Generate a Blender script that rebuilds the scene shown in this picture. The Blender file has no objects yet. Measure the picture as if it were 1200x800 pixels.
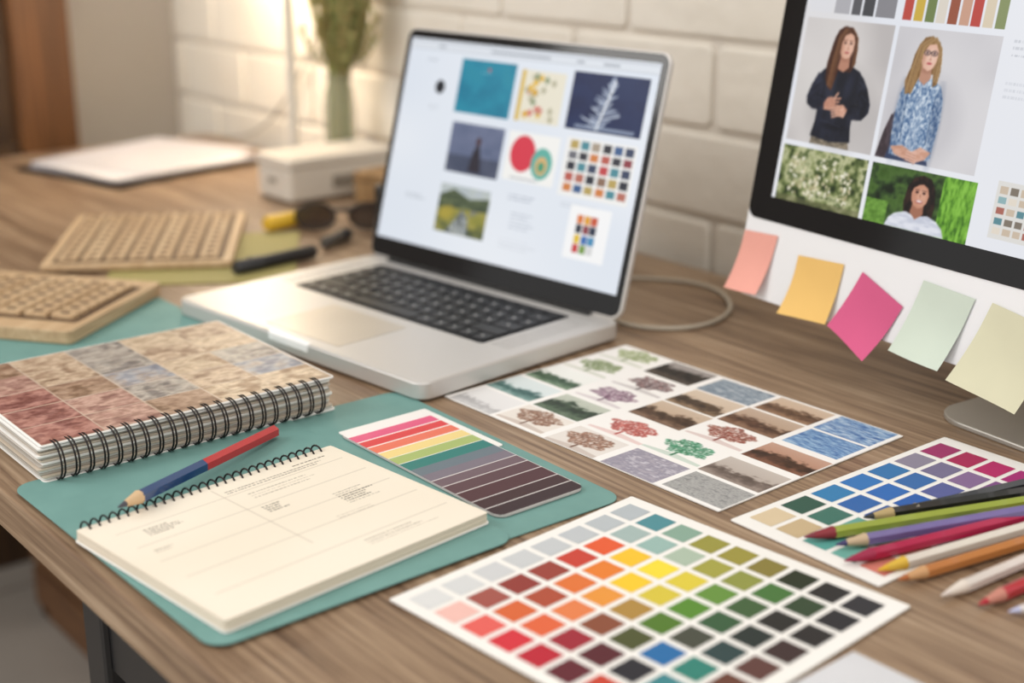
import bpy, math, random
import numpy as np
from mathutils import Vector, Matrix, Euler
random.seed(7)
Z0=0.75
PI=math.pi
# ------------------------------------------------------------------ colour / material helpers
def rgb(h):
    h=h.lstrip('#'); return np.array([int(h[i:i+2],16)/255 for i in (0,2,4)])
def lin(h):
    c=rgb(h) if isinstance(h,str) else np.array(h,float)
    c=np.where(c<=.04045,c/12.92,((c+.055)/1.055)**2.4)
    return (float(c[0]),float(c[1]),float(c[2]),1.0)
MATS={}
def mat(name,col,rough=.5,metal=0.,col2=None,nscale=8.,stretch=(1,1,1),bump=0.,bscale=60.,emit=None,estr=1.,coat=0.,trans=0.,spec=.5,detail=4,alpha=1.):
    if name in MATS: return MATS[name]
    m=bpy.data.materials.new(name); m.use_nodes=True; nt=m.node_tree; b=nt.nodes['Principled BSDF']
    b.inputs['Base Color'].default_value=lin(col); b.inputs['Roughness'].default_value=rough; b.inputs['Metallic'].default_value=metal
    b.inputs['Specular IOR Level'].default_value=spec; b.inputs['Coat Weight'].default_value=coat; b.inputs['Transmission Weight'].default_value=trans; b.inputs['Alpha'].default_value=alpha
    tc=nt.nodes.new('ShaderNodeTexCoord'); mp=nt.nodes.new('ShaderNodeMapping'); mp.inputs['Scale'].default_value=stretch
    nt.links.new(tc.outputs['Object'],mp.inputs[0])
    n=nt.nodes.new('ShaderNodeTexNoise'); n.inputs['Scale'].default_value=nscale; n.inputs['Detail'].default_value=detail
    nt.links.new(mp.outputs[0],n.inputs['Vector'])
    r=nt.nodes.new('ShaderNodeValToRGB'); nt.links.new(n.outputs['Fac'],r.inputs[0])
    c1=rgb(col); c2=rgb(col2) if col2 else np.clip(c1*.94,0,1)
    r.color_ramp.elements[0].position=.3; r.color_ramp.elements[1].position=.7
    r.color_ramp.elements[0].color=lin(c2); r.color_ramp.elements[1].color=lin(c1)
    nt.links.new(r.outputs[0],b.inputs['Base Color'])
    if bump:
        n2=nt.nodes.new('ShaderNodeTexNoise'); n2.inputs['Scale'].default_value=bscale; nt.links.new(mp.outputs[0],n2.inputs['Vector'])
        bp=nt.nodes.new('ShaderNodeBump'); bp.inputs['Strength'].default_value=bump; bp.inputs['Distance'].default_value=.002
        nt.links.new(n2.outputs['Fac'],bp.inputs['Height']); nt.links.new(bp.outputs[0],b.inputs['Normal'])
    if emit: b.inputs['Emission Color'].default_value=lin(emit); b.inputs['Emission Strength'].default_value=estr
    MATS[name]=m; return m
def attr_mat(name,kind,estr=1.,rough=.5):
    m=bpy.data.materials.new(name); m.use_nodes=True; nt=m.node_tree; b=nt.nodes['Principled BSDF']
    a=nt.nodes.new('ShaderNodeAttribute'); a.attribute_name='Col'
    b.inputs['Roughness'].default_value=rough
    b.inputs['Specular IOR Level'].default_value=.25
    if kind=='screen':
        b.inputs['Base Color'].default_value=(.004,.004,.005,1); nt.links.new(a.outputs['Color'],b.inputs['Emission Color']); b.inputs['Emission Strength'].default_value=estr
    else: nt.links.new(a.outputs['Color'],b.inputs['Base Color'])
    return m
PRINT=attr_mat('printed_paper','print',rough=.45)
PRINTM=attr_mat('printed_matte','print',rough=.7)
SCREEN_L=attr_mat('laptop_lcd','screen',.97,.3)
SCREEN_M=attr_mat('monitor_lcd','screen',.98,.3)
# ------------------------------------------------------------------ mesh builder
def rrect(w,d,r,ins=0.,n=6,x=0.,y=0.):
    w2,d2=w-2*ins,d-2*ins; r2=max(r-ins,1e-5); pts=[]
    for cx,cy,a0 in ((w2-r2,d2-r2,0),(r2,d2-r2,PI/2),(r2,r2,PI),(w2-r2,r2,1.5*PI)):
        for i in range(n+1):
            a=a0+i*PI/2/n; pts.append((x+ins+cx+r2*math.cos(a),y+ins+cy+r2*math.sin(a)))
    return pts
class MB:
    def __init__(s): s.v=[];s.f=[];s.m=[];s.sm=[]
    def add(s,vs,fs,mi=0,smooth=False,M=None):
        o=len(s.v)
        for v in vs: s.v.append(tuple(M@Vector(v)) if M is not None else tuple(v))
        for f in fs: s.f.append([i+o for i in f]); s.m.append(mi); s.sm.append(smooth)
    def rings(s,rings,mi=0,caps=True,smooth=False,M=None,closed=True):
        n=len(rings[0]); vs=[p for r in rings for p in r]; fs=[]
        for k in range(len(rings)-1):
            for i in range(n if closed else n-1):
                j=(i+1)%n; fs.append([k*n+i,k*n+j,(k+1)*n+j,(k+1)*n+i])
        s.add(vs,fs,mi,smooth,M)
        if caps: s.add(rings[0],[list(range(n))[::-1]],mi,False,M); s.add(rings[-1],[list(range(n))],mi,False,M)
    def slab(s,x,y,z0,z1,w,d,r=.001,c=.0005,mi=0,M=None,n=5):
        c=min(c,(z1-z0)*.49); R=lambda ins,z:[(px,py,z) for px,py in rrect(w,d,r,ins,n,x,y)]
        s.rings([R(c,z0),R(0,z0+c),R(0,z1-c),R(c*.3,z1-c*.3),R(c,z1)],mi,M=M)
    def box(s,cx,cy,cz,sx,sy,sz,mi=0,M=None,c=.001):
        s.slab(cx-sx/2,cy-sy/2,cz-sz/2,cz+sz/2,sx,sy,min(c*1.5,sx*.4,sy*.4),c,mi,M,2)
    def tube(s,pts,r,mi=0,n=8,M=None,closed=False,phase=0.,smooth=True,caps=True):
        P=[Vector(p) for p in pts]; N=len(P); rs=r if hasattr(r,'__len__') else [r]*N; rings=[]; up=None
        for i in range(N):
            if closed: t=(P[(i+1)%N]-P[i-1])
            else: t=P[min(i+1,N-1)]-P[max(i-1,0)]
            t.normalize()
            if up is None:
                up=Vector((0,0,1)) if abs(t.z)<.9 else Vector((1,0,0))
            u=(up-t*up.dot(t)); u.normalize(); up=u; w=t.cross(u)
            rings.append([tuple(P[i]+(u*math.cos(phase+2*PI*k/n)+w*math.sin(phase+2*PI*k/n))*rs[i]) for k in range(n)])
        if closed: rings.append(rings[0])
        s.rings(rings,mi,caps and not closed,smooth,M)
    def lathe(s,prof,mi=0,n=28,M=None,cx=0,cy=0,caps=True):
        s.rings([[(cx+r*math.cos(2*PI*k/n),cy+r*math.sin(2*PI*k/n),z) for k in range(n)] for r,z in prof],mi,caps,True,M)
    def build(s,name,mats,loc=(0,0,0),rot=(0,0,0),parent=None):
        me=bpy.data.meshes.new(name); me.from_pydata(s.v,[],s.f)
        for m in (mats if isinstance(mats,(list,tuple)) else [mats]): me.materials.append(m)
        me.polygons.foreach_set('material_index',s.m); me.polygons.foreach_set('use_smooth',s.sm); me.update()
        ob=bpy.data.objects.new(name,me); bpy.context.collection.objects.link(ob)
        ob.location=loc; ob.rotation_euler=rot
        if parent: ob.parent=parent
        return ob
def empty(name,loc,rz=0.):
    e=bpy.data.objects.new(name,None); e.empty_display_size=.02; bpy.context.collection.objects.link(e); e.location=loc; e.rotation_euler=(0,0,rz); return e
# ------------------------------------------------------------------ flat picture canvas (vertex colours)
def vnoise(h,w,cells,seed=0,oct=4,aspect=1.):
    rng=np.random.RandomState(seed); out=np.zeros((h,w)); amp=1; tot=0
    for o in range(oct):
        gx=max(2,int(cells*2**o)); gy=max(2,int(cells*aspect*2**o)); g=rng.rand(gy+2,gx+2)
        yy=np.linspace(0,gy,h); xx=np.linspace(0,gx,w); y0=yy.astype(int); x0=xx.astype(int); fy=(yy-y0)[:,None]; fx=(xx-x0)[None]
        fy=fy*fy*(3-2*fy); fx=fx*fx*(3-2*fx)
        v=(g[y0][:,x0]*(1-fx)+g[y0][:,x0+1]*fx)*(1-fy)+(g[y0+1][:,x0]*(1-fx)+g[y0+1][:,x0+1]*fx)*fy
        out+=v*amp; tot+=amp; amp*=.55
    return out/tot
class CV:
    def __init__(s,wmm,hmm,res,bg):
        s.W,s.H=wmm,hmm; s.w,s.h=int(wmm/res)+1,int(hmm/res)+1; s.res=res
        s.a=np.ones((s.h,s.w,3))*rgb(bg)
        s.X,s.Y=np.meshgrid(np.linspace(0,wmm,s.w),np.linspace(0,hmm,s.h))
    def sl(s,x0,y0,x1,y1):
        f=lambda v,m,n:int(min(max(round(v/m*(n-1)),0),n))
        return slice(f(y0,s.H,s.h),f(y1,s.H,s.h)),slice(f(x0,s.W,s.w),f(x1,s.W,s.w))
    def rect(s,x0,y0,x1,y1,c,al=1.):
        k=s.sl(x0,y0,x1,y1); s.a[k]=s.a[k]*(1-al)+rgb(c)*al
    def ell(s,cx,cy,rx,ry,c,rot=0.,soft=None,al=1.):
        soft=soft if soft else s.res; R=max(rx,ry)+soft*2; k=s.sl(cx-R,cy-R,cx+R,cy+R)
        dx=s.X[k]-cx; dy=s.Y[k]-cy; cr,sr=math.cos(rot),math.sin(rot); u=(dx*cr+dy*sr)/rx; v=(-dx*sr+dy*cr)/ry
        d=(1-np.sqrt(u*u+v*v))*min(rx,ry); m=np.clip(d/soft+.5,0,1)[...,None]*al
        s.a[k]=s.a[k]*(1-m)+rgb(c)*m
    def mask(s,pts):
        P=np.array(pts,float); x0,y0=P.min(0); x1,y1=P.max(0); k=s.sl(x0-s.res,y0-s.res,x1+2*s.res,y1+2*s.res); m=np.zeros(s.X[k].shape)
        for ox,oy in ((-.25,-.25),(.25,-.25),(-.25,.25),(.25,.25)):
            X=s.X[k]+ox*s.res; Y=s.Y[k]+oy*s.res; ins=np.zeros(X.shape,bool)
            for i in range(len(P)):
                ax,ay=P[i]; bx,by=P[i-1]
                if ay==by: continue
                ins^=((ay>Y)!=(by>Y))&(X<(bx-ax)*(Y-ay)/(by-ay)+ax)
            m+=ins*.25
        return k,m[...,None]
    def poly(s,pts,c,al=1.,c2=None,cells=10,seed=1,asp=1.,con=1/.3):
        k,m=s.mask(pts); m=m*al; col=rgb(c)
        if c2 is not None:
            n=vnoise(m.shape[0],m.shape[1],cells,seed,3,asp)[...,None]; n=np.clip((n-.5)*con+.5,0,1); col=rgb(c)*(1-n)+rgb(c2)*n
        s.a[k]=s.a[k]*(1-m)+col*m
    def line(s,p,q,w,c,al=1.):
        p=np.array(p,float); q=np.array(q,float); d=q-p; L=np.hypot(*d)+1e-9; n=np.array([-d[1],d[0]])/L*w/2
        s.poly([p+n,q+n,q-n,p-n],c,al)
    def noise(s,x0,y0,x1,y1,cols,cells=6,seed=0,oct=4,aspect=1.,al=1.,con=1.6):
        k=s.sl(x0,y0,x1,y1); h,w=s.X[k].shape
        if h<1 or w<1: return
        n=np.clip((vnoise(h,w,cells,seed,oct,aspect)-.5)*con+.5,0,.999)*(len(cols)-1); i=n.astype(int); f=(n-i)[...,None]
        C=np.array([rgb(c) for c in cols]); s.a[k]=s.a[k]*(1-al)+(C[i]*(1-f)+C[np.minimum(i+1,len(cols)-1)]*f)*al
    def blur(s,x0,y0,x1,y1,n=1):
        k=s.sl(x0,y0,x1,y1); a=s.a[k]
        for _ in range(n):
            p=np.pad(a,((1,1),(1,1),(0,0)),'edge'); a=(p[:-2,1:-1]+p[2:,1:-1]+p[1:-1,:-2]+p[1:-1,2:]+2*p[1:-1,1:-1])/6
        s.a[k]=a
    def text(s,x0,y0,x1,n,c,lh=2.,seed=0,al=.7):
        r=random.Random(seed)
        for i in range(n):
            x=x0; e=x0+(x1-x0)*r.uniform(.6,1)
            while x<e:
                w=r.uniform(1.,3.5); s.rect(x,y0-i*lh,min(x+w,e),y0-i*lh+lh*.35,c,al*r.uniform(.6,1)); x+=w+.8
    def obj(s,name,material,parent,x=0,y=0,z=0,rad=0.):
        W,H=s.W/1000,s.H/1000
        v=np.stack([s.X/1000+x,s.Y/1000+y,np.full(s.X.shape,z)],-1).reshape(-1,3)
        i=np.arange(s.w*s.h).reshape(s.h,s.w); f=np.stack([i[:-1,:-1],i[:-1,1:],i[1:,1:],i[1:,:-1]],-1).reshape(-1,4)
        if rad:
            cx=v[f].mean(1)[:,0]-x; cy=v[f].mean(1)[:,1]-y; dx=np.maximum(np.maximum(rad-cx,cx-(W-rad)),0); dy=np.maximum(np.maximum(rad-cy,cy-(H-rad)),0); f=f[np.hypot(dx,dy)<rad]
        me=bpy.data.meshes.new(name); me.from_pydata(v.tolist(),[],f.tolist()); me.materials.append(material)
        at=me.attributes.new('Col','FLOAT_COLOR','POINT'); c=np.clip(s.a,0,1); c=np.where(c<=.04045,c/12.92,((c+.055)/1.055)**2.4).reshape(-1,3)
        at.data.foreach_set('color',np.concatenate([c,np.ones((len(c),1))],1).astype(np.float32).ravel()); me.update()
        ob=bpy.data.objects.new(name,me); bpy.context.collection.objects.link(ob)
        if parent: ob.parent=parent
        return ob
# ------------------------------------------------------------------ common materials
ALU=mat('aluminium','#d8d5d2',.45,.5,'#d0cdca',3)
ALU_W=mat('aluminium_bright','#f0f0f2',.4,.1,'#ebebee',3)
BLACKGLASS=mat('black_glass','#0c0c10',.1)
BLACKP=mat('black_plastic','#17171a',.4)
KEYM=mat('key_plastic','#1b1b1e',.45)
WIRE=mat('wire_metal','#332f2f',.35,.8)
PAPER=mat('paper_white','#efedea',.7,col2='#e9e7e3')
CREAM=mat('paper_cream','#e9dfce',.75,col2='#e2d7c5')
TEAL=mat('teal_card','#739c97',.6,col2='#6b948f',nscale=30,spec=.3)
RUBBER=mat('rubber','#222222',.8)
WHITEP=mat('white_plastic','#e8e2d8',.4)
def wood(name,cols,scale=1.,rough=.42,axis=0):
    m=bpy.data.materials.new(name); m.use_nodes=True; nt=m.node_tree; b=nt.nodes['Principled BSDF']; L=nt.links.new
    tc=nt.nodes.new('ShaderNodeTexCoord'); mp=nt.nodes.new('ShaderNodeMapping'); L(tc.outputs['Object'],mp.inputs[0])
    s=[22*scale]*3; s[axis]=1.6*scale; mp.inputs['Scale'].default_value=s
    n1=nt.nodes.new('ShaderNodeTexNoise'); n1.inputs['Scale'].default_value=1.5; n1.inputs['Detail'].default_value=8; n1.inputs['Roughness'].default_value=.65; n1.inputs['Distortion'].default_value=.6; L(mp.outputs[0],n1.inputs['Vector'])
    mp2=nt.nodes.new('ShaderNodeMapping'); L(tc.outputs['Object'],mp2.inputs[0]); s2=[260*scale]*3; s2[axis]=7*scale; mp2.inputs['Scale'].default_value=s2
    n2=nt.nodes.new('ShaderNodeTexNoise'); n2.inputs['Scale'].default_value=1.; n2.inputs['Detail'].default_value=3; L(mp2.outputs[0],n2.inputs['Vector'])
    mx=nt.nodes.new('ShaderNodeMath'); mx.operation='MULTIPLY_ADD'; L(n2.outputs['Fac'],mx.inputs[0]); mx.inputs[1].default_value=.55; 
    m2=nt.nodes.new('ShaderNodeMath'); m2.operation='MULTIPLY'; L(n1.outputs['Fac'],m2.inputs[0]); m2.inputs[1].default_value=.62; L(m2.outputs[0],mx.inputs[2])
    r=nt.nodes.new('ShaderNodeValToRGB'); L(mx.outputs[0],r.inputs[0]); e=r.color_ramp.elements
    e[0].position=.40; e[0].color=lin(cols[0]); e[1].position=.74; e[1].color=lin(cols[-1])
    for i,c in enumerate(cols[1:-1]): q=e.new(.40+.34*(i+1)/(len(cols)-1)); q.color=lin(c)
    L(r.outputs[0],b.inputs['Base Color']); b.inputs['Roughness'].default_value=rough
    bp=nt.nodes.new('ShaderNodeBump'); bp.inputs['Strength'].default_value=.25; bp.inputs['Distance'].default_value=.0008; L(mx.outputs[0],bp.inputs['Height']); L(bp.outputs[0],b.inputs['Normal'])
    return m
DESKW=wood('desk_wood',['#553f2e','#7b624c','#957c63','#ae967d'],1.,.42)
DARKW=wood('dark_wood',['#38220f','#5d3a1c','#7a4f2a'],.6,.5,2)
LIGHTW=wood('light_wood',['#a98b68','#c0a27e','#d2b894'],2.,.6)
# ================================================================== ROOM
WB=1.13; WL=-2.36
b=MB(); b.box(-.2,.1,-.02,5.2,4.2,.04); b.build('floor',mat('floor_stone','#b5ada3',.5,col2='#a09890',nscale=3,bump=.1))
b=MB()
for i in range(-6,6): b.box(i*.45,.1,.0005,.006,4,.001,c=.0002)
for j in range(-5,5): b.box(-.2,j*.45,.0005,5,.006,.001,c=.0002)
b.build('trim_floor_joints',mat('grout','#837a70',.8))
b=MB(); b.box(.0,WB+.066,1.3,5.2,.12,2.6,0,c=.001)
rng=random.Random(3); pitch=.096; z=Z0+.049-8*pitch; row=0
while z<2.5:
    off=(row%2)*.115+rng.uniform(-.01,.01); x=-2.55+off
    while x<2.4:
        L=.222+rng.uniform(-.012,.012); dy=rng.uniform(-.0012,.0012)
        b.slab(0,0,0,.010,L,pitch-.006,.009,.0045,1,Matrix.Translation((x+rng.uniform(-.001,.001),WB+.010+dy,z+.003))@Matrix.Rotation(PI/2,4,'X')@Matrix.Rotation(rng.uniform(-.004,.004),4,'Z'),2)
        x+=L+.006
    z+=pitch; row+=1
b.build('wall_back',[mat('mortar_paint','#e4dcd1',.8),mat('brick_paint','#ede7dd',.65,col2='#e1dace',nscale=5,bump=.9,bscale=45)])
b=MB(); b.box(WL-.06,.2,1.3,.12,1.86,2.6)
b.build('wall_left',mat('grey_plaster','#a69f97',.85,col2='#979088',nscale=2))
d=empty('door_1',(WL,0,0))
b=MB(); b.box(.02,.875,1.1,.05,.10,2.2,0,c=.004); b.box(.02,-.12,1.1,.05,.10,2.2,0,c=.004); b.box(.02,.38,2.15,.05,.9,.1,0,c=.004); b.build('frame',DARKW,parent=d)
b=MB(); b.box(.012,.38,1.05,.024,.9,2.1,0,c=.003); b.box(.03,.38,.71,.03,.88,.07,0); b.build('leaf',wood('door_wood',['#2c1b0e','#46301c','#553a20'],.5,.55,2),parent=d)
# ================================================================== DESK
d=empty('desk',(0,0,0))
b=MB(); b.slab(-2.20,.291,Z0-.032,Z0,2.55,1.105-.291,.006,.0025); b.build('top',DESKW,parent=d)
b=MB()
for x in (-.955,.2):
    for y in (.375,1.04): b.box(x,y,(Z0-.032)/2,.04,.04,Z0-.032,0,c=.003)
    b.box(x,.707,Z0-.055,.04,.63,.04)
for y in (.375,1.04): b.box(-2.16,y,(Z0-.032)/2,.04,.04,Z0-.032,0,c=.003)
b.box(-2.16,.707,Z0-.055,.04,.63,.04); b.box(-.98,1.04,Z0-.055,2.36,.04,.04); b.box(-.3775,.375,.60,1.12,.03,.04)
b.build('legs',BLACKP,parent=d)
b=MB(); cx,cy=-2.0,.84
for s in (-1,1):
    for k in range(3):
        b.box(cx,cy+s*.13,.06+k*.08,.26,.015,.068,0,c=.002); b.box(cx+s*.13,cy,.06+k*.08,.015,.26,.068,0,c=.002)
b.box(cx,cy,.012,.26,.26,.016)
for sx in(-1,1):
    for sy in(-1,1): b.box(cx+sx*.115,cy+sy*.115,.13,.03,.03,.25)
b.build('storage_crate',wood('crate_wood',['#4d3421','#6c4a30','#85613f'],1.,.6))
# ================================================================== LAPTOP
lp=empty('laptop',(-1.242,.577,Z0),.1112)
W,D=.359,.247
b=MB(); b.slab(0,0,.0015,.0178,W,D,.013,.0022,0,n=8)
b.slab(.150,-.0008,.0085,.0181,.060,.0075,.003,.002,1)  # thumb notch; its bright highlight is painted as a white slab
for fx in (.03,.32):
    for fy in (.03,.215): b.lathe([(.007,0),(.007,.002)],2,12,cx=fx,cy=fy)
b.slab(.127,.014,.0178,.0181,.107,.080,.003,.0001,3)  # trackpad; tan tint of a reflection is put into its colour
b.slab(.0435,.109,.0178,.0181,.272,.115,.004,.0001,4)
b.tube([(.035,.242,.0155),(.324,.242,.0155)],.0052,2,12)
for gx in list(np.arange(.014,.038,.003))+list(np.arange(.322,.346,.003)):
    for gy in np.arange(.115,.22,.0035): b.box(gx,gy,.01785,.0011,.0011,.0003,5,c=.0001)
b.build('base',[ALU,mat('notch_highlight','#ffffff',.2,.0),RUBBER,mat('trackpad','#cfc6b9',.38,.3),BLACKP,mat('grille','#8c8a88',.6)],parent=lp)
b=MB(); leg=[]
x0,y0,w,h=.0465,.1125,.266,.108; ph=h/5.6
lay=[([1]*14,.6),([1]*13+[1.5],1),([1.5]+[1]*13,1),([1.8]+[1]*11+[1.7],1),([2.3]+[1]*10+[2.2],1),([1,1,1,1.25,5,1.25,1,1,1,1],1)]
y=y0+h
for ks,kh in lay:
    y-=ph*kh; t=sum(ks); x=x0
    for k in ks:
        kw=w*k/t; b.slab(x+.0013,y+.0013,.0181,.0195,kw-.0026,ph*kh-.0026,.0015,.0004,0,n=2)
        if kh==1 and k<2: leg.append((x+kw/2,y+ph/2))
        x+=kw
b.build('keyboard',KEYM,parent=lp)
b=MB()
rr=random.Random(2)
for x,y in leg: b.box(x-.0005,y+.0005,.01957,.0022,rr.choice([.003,.0024]),.0002,0,c=.00005)
b.build('key_legends',mat('legend','#c9c9c9',.5),parent=lp)
lid=empty('lid',(0,.2425,.0185)); lid.parent=lp; lid.rotation_euler=(PI/2-.2693,0,0)
b=MB(); b.slab(0,0,-.0065,0,W,D,.012,.0022,0,n=8); b.slab(.0022,.0022,-.0004,.0006,W-.0044,D-.0044,.010,.0003,1,n=8)
b.build('shell',[ALU,BLACKGLASS],parent=lid)
SW,SH=341.,214.
c=CV(SW,SH,.75,'#e6eaf1')
def R(u0,v0,u1,v1): return (u0*SW,SH*(1-v1),u1*SW,SH*(1-v0))
c.noise(0,0,SW,SH,['#dde4ee','#e9edf3'],2,5,2)
c.rect(0,SH*.955,SW,SH,'#dde2e9'); c.rect(0,SH*.985,SW,SH,'#c9ced6')
for i,(u,w_) in enumerate([(.13,.03),(.36,.24),(.70,.03),(.80,.06)]): c.rect(u*SW,SH*.965,(u+w_)*SW,SH*.974,'#8d949e',.7)
c.rect(0,SH*.952,SW,SH*.955,'#b9bec6')
c.ell(.165*SW,SH*.775,7,7,'#22242a'); c.text(.13*SW,SH*.68,.2*SW,2,'#9aa0a8',3,1); c.text(.10*SW,SH*.24,.2*SW,2,'#9aa0a8',3,3)
c.text(.09*SW,SH*.90,.16*SW,1,'#7d848e',3,31)
x0,y0,x1,y1=R(.245,.075,.475,.33); c.noise(x0,y0,x1,y1,['#1a7592','#2489a3','#2b8ba0'],3,1); c.rect(x0+30,y0+42,x0+46,y0+43,'#9fd0d8',.6); c.rect(x0+40,y0+44,x0+43,y0+47,'#c33b32')
x0,y0,x1,y1=R(.50,.09,.675,.325); c.rect(x0,y0,x1,y1,'#e8e2cf')
rr=random.Random(4)
for i in range(24):
    cx,cy=rr.uniform(x0+8,x1-5),rr.uniform(y0+4,y1-4); col=rr.choice(['#e2b53a','#d9a52c','#b9b49a','#d2776a','#8f9a78'])
    for k in range(4): c.ell(cx+2*math.cos(k*1.57),cy+2*math.sin(k*1.57),2.,1.6,col,k*.8)
c.rect(x0,y0,x0+5,y1,'#d8b64c')
x0,y0,x1,y1=R(.70,.07,.975,.325); c.noise(x0,y0,x1,y1,['#0b1942','#11224e','#192d58'],3,8)
ax,ay=(x0+x1)/2-6,y0
for i in range(46):
    t=i/46; yy=y0+2+t*(y1-y0-8); wd=(1-t)*24+3; s_=rr.choice([-1,1])
    c.line((ax+10*t,yy),(ax+10*t+s_*rr.uniform(.3,1)*wd,yy+rr.uniform(2,9)),1.2,'#d3dce8',.8)
c.line((ax-2,y0+1),(ax+12,y1-5),1.8,'#eef2f6'); c.rect(x0+12,y0+2,x1-8,y0+5,'#c9d2dd',.6)
x0,y0,x1,y1=R(.25,.375,.475,.615); c.noise(x0,y0,x1,y1,['#56617d','#6d7590','#868ca2'],2,2,3); k=c.sl(x0,y0,x1,y0+18); c.a[k]*=.75
mx=(x0+x1)/2+4; c.poly([(mx-9,y0+3),(mx-6,y0+22),(mx-2,y0+30),(mx+2,y0+31),(mx+5,y0+22),(mx+9,y0+3)],'#2e2a34'); c.ell(mx,y0+34,3.4,4.4,'#4a2f30')
x0,y0,x1,y1=R(.495,.375,.695,.60); c.rect(x0,y0,x1,y1,'#f3f2ee')
c.ell(x0+22,y0+27,17,18,'#d63a4c'); c.ell(x0+49,y0+20,14,15.5,'#62b0a2'); c.ell(x0+49,y0+18,8,9,'#d9b074'); c.ell(x0+49,y0+17,4.5,5,'#4e9a77'); c.rect(x0+10,y0+2,x1-20,y0+4,'#8890a0',.6)
x0,y0,x1,y1=R(.72,.36,.975,.62); c.rect(x0,y0,x1,y1,'#f0efec')
pal=['#c0454a','#8c3b44','#2c2f3a','#d08044','#dcbc5c','#3f5f8c','#4c8a96','#8b6d5a','#b95b4f','#6c6c74','#3a4560','#a99a88','#b66f5f','#b8a05d','#34343c']
for i in range(6):
    for j in range(5): c.rect(x0+5+i*13.8,y0+4+j*10.3,x0+15.5+i*13.8,y0+12+j*10.3,pal[(i*5+j*7+rr.randint(0,3))%15])
x0,y0,x1,y1=R(.25,.675,.465,.905); c.noise(x0,y0,x1,y1,['#3f4a3a','#6b6f3f','#a09848','#7f8078'],4,6); c.rect(x0,y1-12,x1,y1,'#c0cad4',.85)
c.poly([(x0,y1-12),(x0+20,y1-4),(x0+45,y1-12),(x1,y1-8),(x1,y1-22),(x0,y1-24)],'#3e4a38',1,'#667050',8,3); c.poly([(x0+16,y0),(x0+30,y0+16),(x0+36,y0+26),(x0+46,y0+18),(x0+50,y0)],'#b9c0c6',.9,'#5a6068',9,4); c.ell(x0+14,y0+20,12,7,'#b09c3c',.3,3,.7); c.ell(x0+60,y0+18,10,6,'#8c8a3c',0,3,.7)
c.text(.535*SW,SH*.33,.68*SW,2,'#8890a0',3.6,4); c.text(.56*SW,SH*.25,.66*SW,5,'#98a0ae',3.6,5,.6); c.text(.74*SW,SH*.345,.93*SW,2,'#a8aeb8',3,7,.5); c.text(.53*SW,SH*.125,.7*SW,3,'#c2c6ce',4,8,.6)
x0,y0,x1,y1=R(.80,.68,.915,.86); c.rect(x0-6,y0-6,x1+6,y1+6,'#f6f6f6')
pl=['#c94040','#e2bf3a','#2f3340','#da7a3a','#7a9c4c','#3d6eb0','#8b3a44','#e0a030','#d8d8d8','#4c8fb8','#30384c','#c9593a']
for i in range(3):
    for j in range(4): c.rect(x0+4+i*9,y0+j*9.3,x0+12+i*9,y0+8.4+j*9.3,pl[i*4+j])
c.obj('screen_image',SCREEN_L,lid,.009,.0225,.0009)
# ================================================================== MONITOR
mo=empty('desktop_monitor',(-.828,.9175,Z0),-.099)
ds=empty('display',(0,0,.056)); ds.parent=mo; ds.rotation_euler=(PI/2-.171,0,0)
b=MB()
def MR(ins,z,r=.012): return [(px,py,z) for px,py in rrect(.65,.455,r,ins,8)]
b.rings([MR(.0006,0),MR(0,-.0008),MR(0,-.005),MR(.01,-.010,.03),MR(.06,-.022,.08),MR(.15,-.036,.16),MR(.2,-.040,.2)],0)
b.slab(.0008,.0683,-.0002,.0008,.6484,.386,.010,.0004,1,n=8)
b.build('shell',[ALU_W,BLACKGLASS],parent=ds)
SWM,SHM=597.,336.
c=CV(SWM,SHM,.7,'#e6e8ed')
c.noise(0,0,SWM,SHM,['#dfe2ea','#eaebef'],2,77,2)
def mk(X,Y,w,h):
    F=lambda pts:[(X+p*w,Y+q*h) for p,q in pts]
    def E(cx,cy,rx,ry,col,rot=0.,s=None,al=1.): c.ell(X+cx*w,Y+cy*h,rx*w,ry*h,col,rot,s,al)
    return F,E
def hair(F,paths,cols,n,seed,wd=.6):
    r=random.Random(seed)
    for i in range(n):
        pth=r.choice(paths); t=r.uniform(0,1); A,B=pth; pts=[(a[0]*(1-t)+b_[0]*t,a[1]*(1-t)+b_[1]*t) for a,b_ in zip(A,B)]; P=F(pts); col=r.choice(cols)
        for p,q in zip(P[:-1],P[1:]): c.line(p,q,wd,col,.5)
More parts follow.
